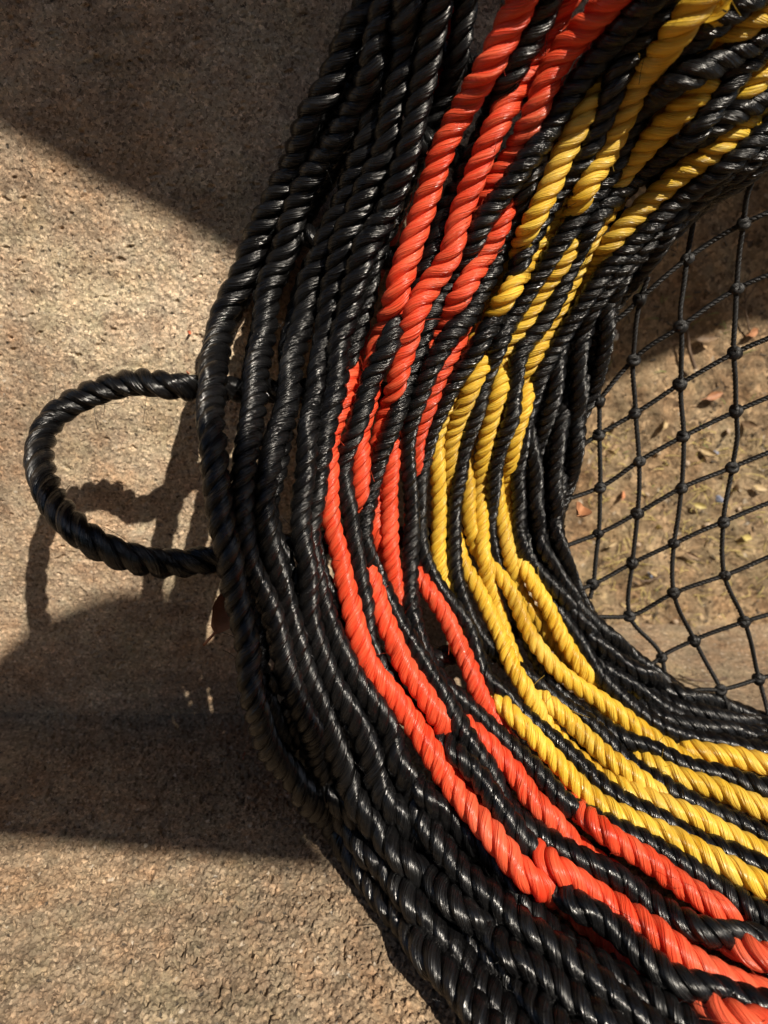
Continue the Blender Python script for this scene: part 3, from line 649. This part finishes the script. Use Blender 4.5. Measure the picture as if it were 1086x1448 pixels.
def cord(pts, r=NETR, seed=0):
    p = [(a, b, 0.0) for a, b in pts]
    c = catmull(p, 3.0); u, v = c[:, 0], c[:, 1]
    rr = np.random.default_rng(seed)
    u = u+np.interp(np.arange(len(u)), np.arange(0, len(u)+14, 14), rr.normal(0, 1.1, len(np.arange(0, len(u)+14, 14))))
    P = unproj(u, v, DB(u, v)); P = smooth3(P, 2)
    Pn, R, S = resample(P, np.full(len(P), r), 0.0011)
    T, N, B = frames(Pn); out = []
    for k in range(3):
        ph = S*2*math.pi/(r*5.0)+k*2.094
        rad = np.cos(ph)[:, None]*N+np.sin(ph)[:, None]*B
        out.append(tube(Pn+rad*r*.45-ROOT_OFF, R*.6, 7, 0, 0, rad))
    return join(out)
for i, cpts in enumerate(cols+rows):
    parts.append(cord(cpts, seed=i))
V, F, U = join(parts)
net = mesh_obj('net', V, F, M_NET, root, U); net['label'] = 'black knotted net across the basket bottom'
# knots: a short turn of cord round each crossing
def knot_mesh(seed):
    r_ = np.random.default_rng(seed); out = []
    t = np.linspace(0, 2*math.pi, 25)
    for k in range(3):
        a = r_.normal(0, .35); ax = np.array([math.cos(a+k*1.1+.4), math.sin(a+k*1.1+.4), 0]); ay = np.cross(ax, [0, 0, 1])*.8+np.array([0, 0, .75])
        ay /= np.linalg.norm(ay)
        rad = 0.0017*(1+.15*r_.normal())
        P = (np.cos(t)[:, None]*ax*1.15+np.sin(t)[:, None]*ay)*rad + r_.normal(0, .0003, 3)
        out.append(tube(P, np.full(len(P), .00175), 7))
    return join(out)
kms = [knot_mesh(s) for s in range(5)]
seen = set()
nk = 0
for cpts in cols[:7]:
    for (x, y) in cpts:
        if not any((x, y) in r for r in rows) and (x, y) not in [(876, 531)]: continue
        key = (round(x), round(y))
        if key in seen: continue
        seen.add(key)
        V, F, U = kms[nk % 5]; nk += 1
        p = unproj(np.array(x), np.array(y), DB(np.array([x]), np.array([y]))[0])
        o = mesh_obj('knot', V, F, M_NET, net, U)
        o.location = p-ROOT_OFF; o.rotation_euler = (math.pi/2-ALPHA, random.uniform(-.3, .3), random.uniform(-.6, .6))

# ------------------------------------------------------------------ earth and litter against the wall behind the net
def bank(a, b):
    x = 0.113+0.9*a; z = 0.62*b
    edge = np.ones_like(a)
    th = (0.010+0.030*(1-b)**3)*edge+wob(x, z, 70, .0016)*edge+wob(x, z, 210, .0007)*edge
    return np.stack([x, YB+.01-th, z-.004], -1)
V, F = grid(220, 150, bank)
tag(mesh_obj('soil', V, F, M_SOIL), kind='structure')

LEAFC = [((.24, .10, .045), (.36, .17, .08)), ((.30, .21, .10), (.42, .31, .17)), ((.16, .10, .06), (.25, .17, .10)), ((.36, .14, .06), (.5, .22, .11)), ((.36, .28, .08), (.48, .40, .16))]
M_LEAF = [plain('dry_leaf_%d' % i, a, b, 220, .6) for i, (a, b) in enumerate(LEAFC)]
M_STONE = [plain('pale_stone', (.55, .50, .43), (.68, .63, .55), 120, .8), plain('blue_grey_stone', (.13, .15, .22), (.22, .24, .32), 120, .7), plain('tan_stone', (.30, .22, .15), (.42, .33, .24), 120, .8)]
M_TWIG = plain('twig_bark', (.07, .045, .03), (.15, .10, .065), 200, .8)
M_GRASS = [plain('dry_grass', (.42, .33, .10), (.58, .47, .18), 200, .6), plain('green_grass', (.10, .15, .03), (.19, .23, .06), 200, .6)]
M_DARK = plain('dark_litter', (.05, .04, .03), (.10, .08, .06), 150, .9)
M_ORNG = plain('orange_flake', (.62, .13, .06), (.75, .2, .1), 300, .5)

def back_pt(u, v, off):
    """a point off metres in front of the bank / wall / ground behind pixel (u, v)"""
    y = (CV-v)/FP
    if u > 800:
        g_ = SA-y*CA
        d = min((YB+.01)/(CA+y*SA), HC/g_ if g_ > 1e-3 else 9)
        for k in range(90):
            P = unproj(np.array(u), np.array(v), d)
            th = .010+.030*(1-min(max((P[2]+.004)/.62, 0), 1))**3
            if P[1] <= YB+.01-th: break
            d -= .001
    else:
        d = float(back_depth(np.array([u]), np.array([v]))[0])
    return unproj(np.array(u), np.array(v), d-off)

def leaf(u, v, ln, wd, ang, curl, mat, label, group=None, off=.004, name='dry_leaf'):
    nu, nv = 13, 7
    a, b = np.meshgrid(np.linspace(0, 1, nu), np.linspace(-1, 1, nv), indexing='ij')
    half = wd/2*np.sin(np.pi*np.clip(a*.97+.015, 0, 1))**.8*(1-.25*a)
    r_ = np.random.default_rng(int(u*7+v))
    X = (a-.5)*ln; Y = b*half; Z = curl*ln*((a-.5)**2*1.2)+curl*wd*1.0*np.abs(b)**1.5*np.sin(np.pi*a)+r_.normal(0, ln*.012, a.shape)
    top = np.stack([X, Y, Z], -1).reshape(-1, 3); bot = top-np.array([0, 0, .0004])
    i = np.arange(nu-1)[:, None]; j = np.arange(nv-1)[None]
    F = np.stack(np.broadcast_arrays(i*nv+j, (i+1)*nv+j, (i+1)*nv+j+1, i*nv+j+1), -1).reshape(-1, 4)
    stem = np.stack([np.linspace(-.5, -.8, 5)*ln, np.linspace(0, .06, 5)*ln, np.full(5, curl*ln*.3)], 1)
    sv, sf, _ = tube(stem, np.full(5, ln*.014+.0002), 4)
    V = np.vstack([top, bot, sv]); n = len(top)
    F = np.vstack([F, F[:, ::-1]+n, sf+2*n])
    o = mesh_obj(name, V, F, mat)
    o.location = back_pt(u, v, off); o.rotation_euler = (math.pi/2-ALPHA+r_.normal(0, .35), r_.normal(0, .35), math.radians(ang))
    tag(o, label, 'leaf', group); return o

def stone(u, v, size, mat, label, group=None, sq=(1, .8, .6)):
    import bmesh
    bm = bmesh.new(); bmesh.ops.create_icosphere(bm, subdivisions=3, radius=1)
    r_ = random.Random(int(u*3+v)); ph = [r_.uniform(0, 6) for _ in range(6)]
    V = []
    for vv in bm.verts:
        c = vv.co; k = 1+.13*math.sin(2.3*c.x+ph[0])+.12*math.sin(3.1*c.y+ph[1])+.1*math.sin(2.7*c.z+ph[2])+.05*math.sin(6*c.x+5*c.y+ph[3])
        V.append((c.x*k*size*sq[0], c.y*k*size*sq[1], c.z*k*size*sq[2]))
    F = np.array([[q.index for q in f.verts] for f in bm.faces]); bm.free()
    o = mesh_obj('pebble', V, F, mat); o.location = back_pt(u, v, size*.3); o.rotation_euler = (math.pi/2-ALPHA, 0, r_.uniform(0, 3))
    tag(o, label, 'pebble', group); return o

def twig(u0, v0, u1, v1, r, label, group=None, bend=.08, fork=False):
    a, b = back_pt(u0, v0, .006), back_pt(u1, v1, .010)
    t = np.linspace(0, 1, 14)[:, None]; d = b-a; side = np.cross(d, [0, 1, 0])
    P = a+d*t+side*bend*np.sin(t*3.1)+np.random.default_rng(int(u0)).normal(0, .0004, (14, 3))
    out = [tube(P-a, r*np.linspace(1, .6, 14), 7)]
    if fork:
        for s, k in ((1, 6), (-1, 8), (1, 10)):
            tt = np.linspace(0, 1, 8)[:, None]
            Q = P[k]+(d*.38+side*.38*s)*tt+np.array([0, 0, .02])*tt**2*.3
            out.append(tube(Q-a, r*.65*np.linspace(1, .5, 8), 6))
    V, F, _ = join(out)
    o = mesh_obj('twig', V, F, M_TWIG); o.location = a
    tag(o, label, 'twig', group); return o

# leaf caught behind the rim, and one behind the base courses
lf = leaf(330, 862, .034, .017, 80, .35, M_LEAF[3], 'orange brown dried leaf tucked behind the outer black rope below the handle', off=0)
lf.location = unproj(np.array(317.), np.array(866.), .36)
lf2 = leaf(377, 850, .022, .012, 95, .3, M_LEAF[3], 'small orange leaf showing between two black ropes beside the larger orange leaf', off=0)
lf2.location = unproj(np.array(377.), np.array(846.), .372)
lf3 = leaf(812, 728, .022, .012, 70, .5, M_LEAF[0], 'dark red curled leaf against the black rope at the left edge of the net', off=.02)
lf3.location = unproj(np.array(818.), np.array(728.), .43)
# litter seen through the net
gl = 'dry leaves lying behind the net'
spec = [(866,768,.014,.008,20,1),(1002,640,.020,.010,-30,1),(1040,690,.022,.008,80,2),(978,785,.026,.007,12,2),(1010,560,.020,.012,10,0),(940,600,.018,.010,60,1),
        (1060,600,.018,.011,-50,2),(880,700,.016,.008,70,3),(1056,760,.020,.010,30,4),(925,812,.018,.006,25,1),(990,715,.016,.009,-15,4),(1065,470,.022,.012,40,0),
        (1000,480,.022,.012,-10,2),(1075,690,.018,.010,0,1),(930,745,.014,.008,100,4),(865,640,.014,.007,-60,1),(1050,850,.018,.009,15,3),(985,430,.018,.010,55,2)]
desc = ['russet brown', 'pale straw coloured', 'dark brown', 'bright orange brown', 'yellowish']
for i, (u, v, ln, wd, an, mi) in enumerate(spec[:16]):
    leaf(u, v, ln*.72, wd*.62, an, random.uniform(.1, .4), M_LEAF[mi], desc[mi]+' dry leaf lying on the earth behind the net', gl)
stone(866, 474, .0052, M_STONE[0], 'white pebble beside the black rope at the upper left of the net')
stone(1016, 706, .0042, M_STONE[1], 'round blue grey pebble in the middle of the litter behind the net', sq=(1, 1, .7))
stone(1010, 640, .0032, M_STONE[1], 'small blue grey stone chip in the litter behind the net', 'blue grey stone chips behind the net')
stone(918, 812, .0040, M_STONE[1], 'small blue grey stone chip in the litter behind the net', 'blue grey stone chips behind the net', (1.8, .5, .4))
for i, (u, v) in enumerate(((930,640),(970,655),(1045,720),(870,600),(1000,745),(955,880),(1060,800),(1030,610),(900,770),(915,700))):
    stone(u, v, .0025+.002*random.random(), M_STONE[2], 'tan pebble in the earth behind the net', 'tan pebbles behind the net')
twig(870, 520, 868, 455, .0009, 'thin dark forked weed stem beside the black rope at the upper left of the net', fork=True)
twig(984, 520, 974, 450, .0017, 'short thick dark twig standing behind the upper net')
twig(1062, 470, 1058, 395, .0008, 'slender forked brown stem behind the upper right of the net', fork=True)
twig(1030, 960, 960, 955, .0012, 'dark twig lying on the ground under the lower right net')
twig(935, 815, 905, 822, .0012, 'blackish twig lying across the litter behind the lower left net')
# grass: one mass
vs = []
r_ = np.random.default_rng(5)
def blades(n, box, hlen, wid):
    out = []
    for _ in range(n):
        u = r_.uniform(box[0], box[1]); v = r_.uniform(box[2], box[3])
        p = back_pt(u, v, .001)
        d = np.array([r_.normal(0, .8), -r_.uniform(.05, .6), r_.normal(.35, .6)]); d /= np.linalg.norm(d)
        ln = hlen*r_.uniform(.5, 1.5); t = np.linspace(0, 1, 5)[:, None]
        P = p+d*ln*t+np.array([r_.normal(0, .4), 0, -.35])*ln*t**2
        out.append(tube(P, wid*np.array([1, 1, .9, .6, .15]), 3))
    return join(out)
V, F, _ = blades(380, (820, 1180, 610, 880), .010, .00038)
tag(mesh_obj('dry_grass', V, F, M_GRASS[0]), kind='stuff')
V, F, _ = blades(45, (860, 1180, 380, 860), .010, .00042)
tag(mesh_obj('green_grass', V, F, M_GRASS[1]), kind='stuff')
out = []
for _ in range(420):
    u, v = r_.uniform(800, 1200), r_.uniform(280, 900)
    p = back_pt(u, v, .001); a = r_.random()*6.28; ln = r_.uniform(.002, .006)
    d = np.array([math.cos(a), -.15, math.sin(a)])
    P = p+d*ln*np.linspace(-.5, .5, 4)[:, None]
    out.append(tube(P, np.full(4, r_.uniform(.0003, .0008)), 4))
V, F, _ = join(out)
tag(mesh_obj('litter_crumbs', V, F, M_DARK), kind='stuff')
# orange flecks of rope fibre on the wall
for (u, v, s, lb) in ((268, 470, .0022, 'orange fleck stuck to the wall above the handle'), (266, 527, .0016, 'tiny orange fleck touching the top of the handle'), (345, 1068, .0020, 'dull red fleck in the shade left of the lower black ropes')):
    o = leaf(u, v, s*2.2, s*1.2, 85, .1, M_ORNG, lb, name='paint_fleck', off=.0012); o['category'] = 'fleck'
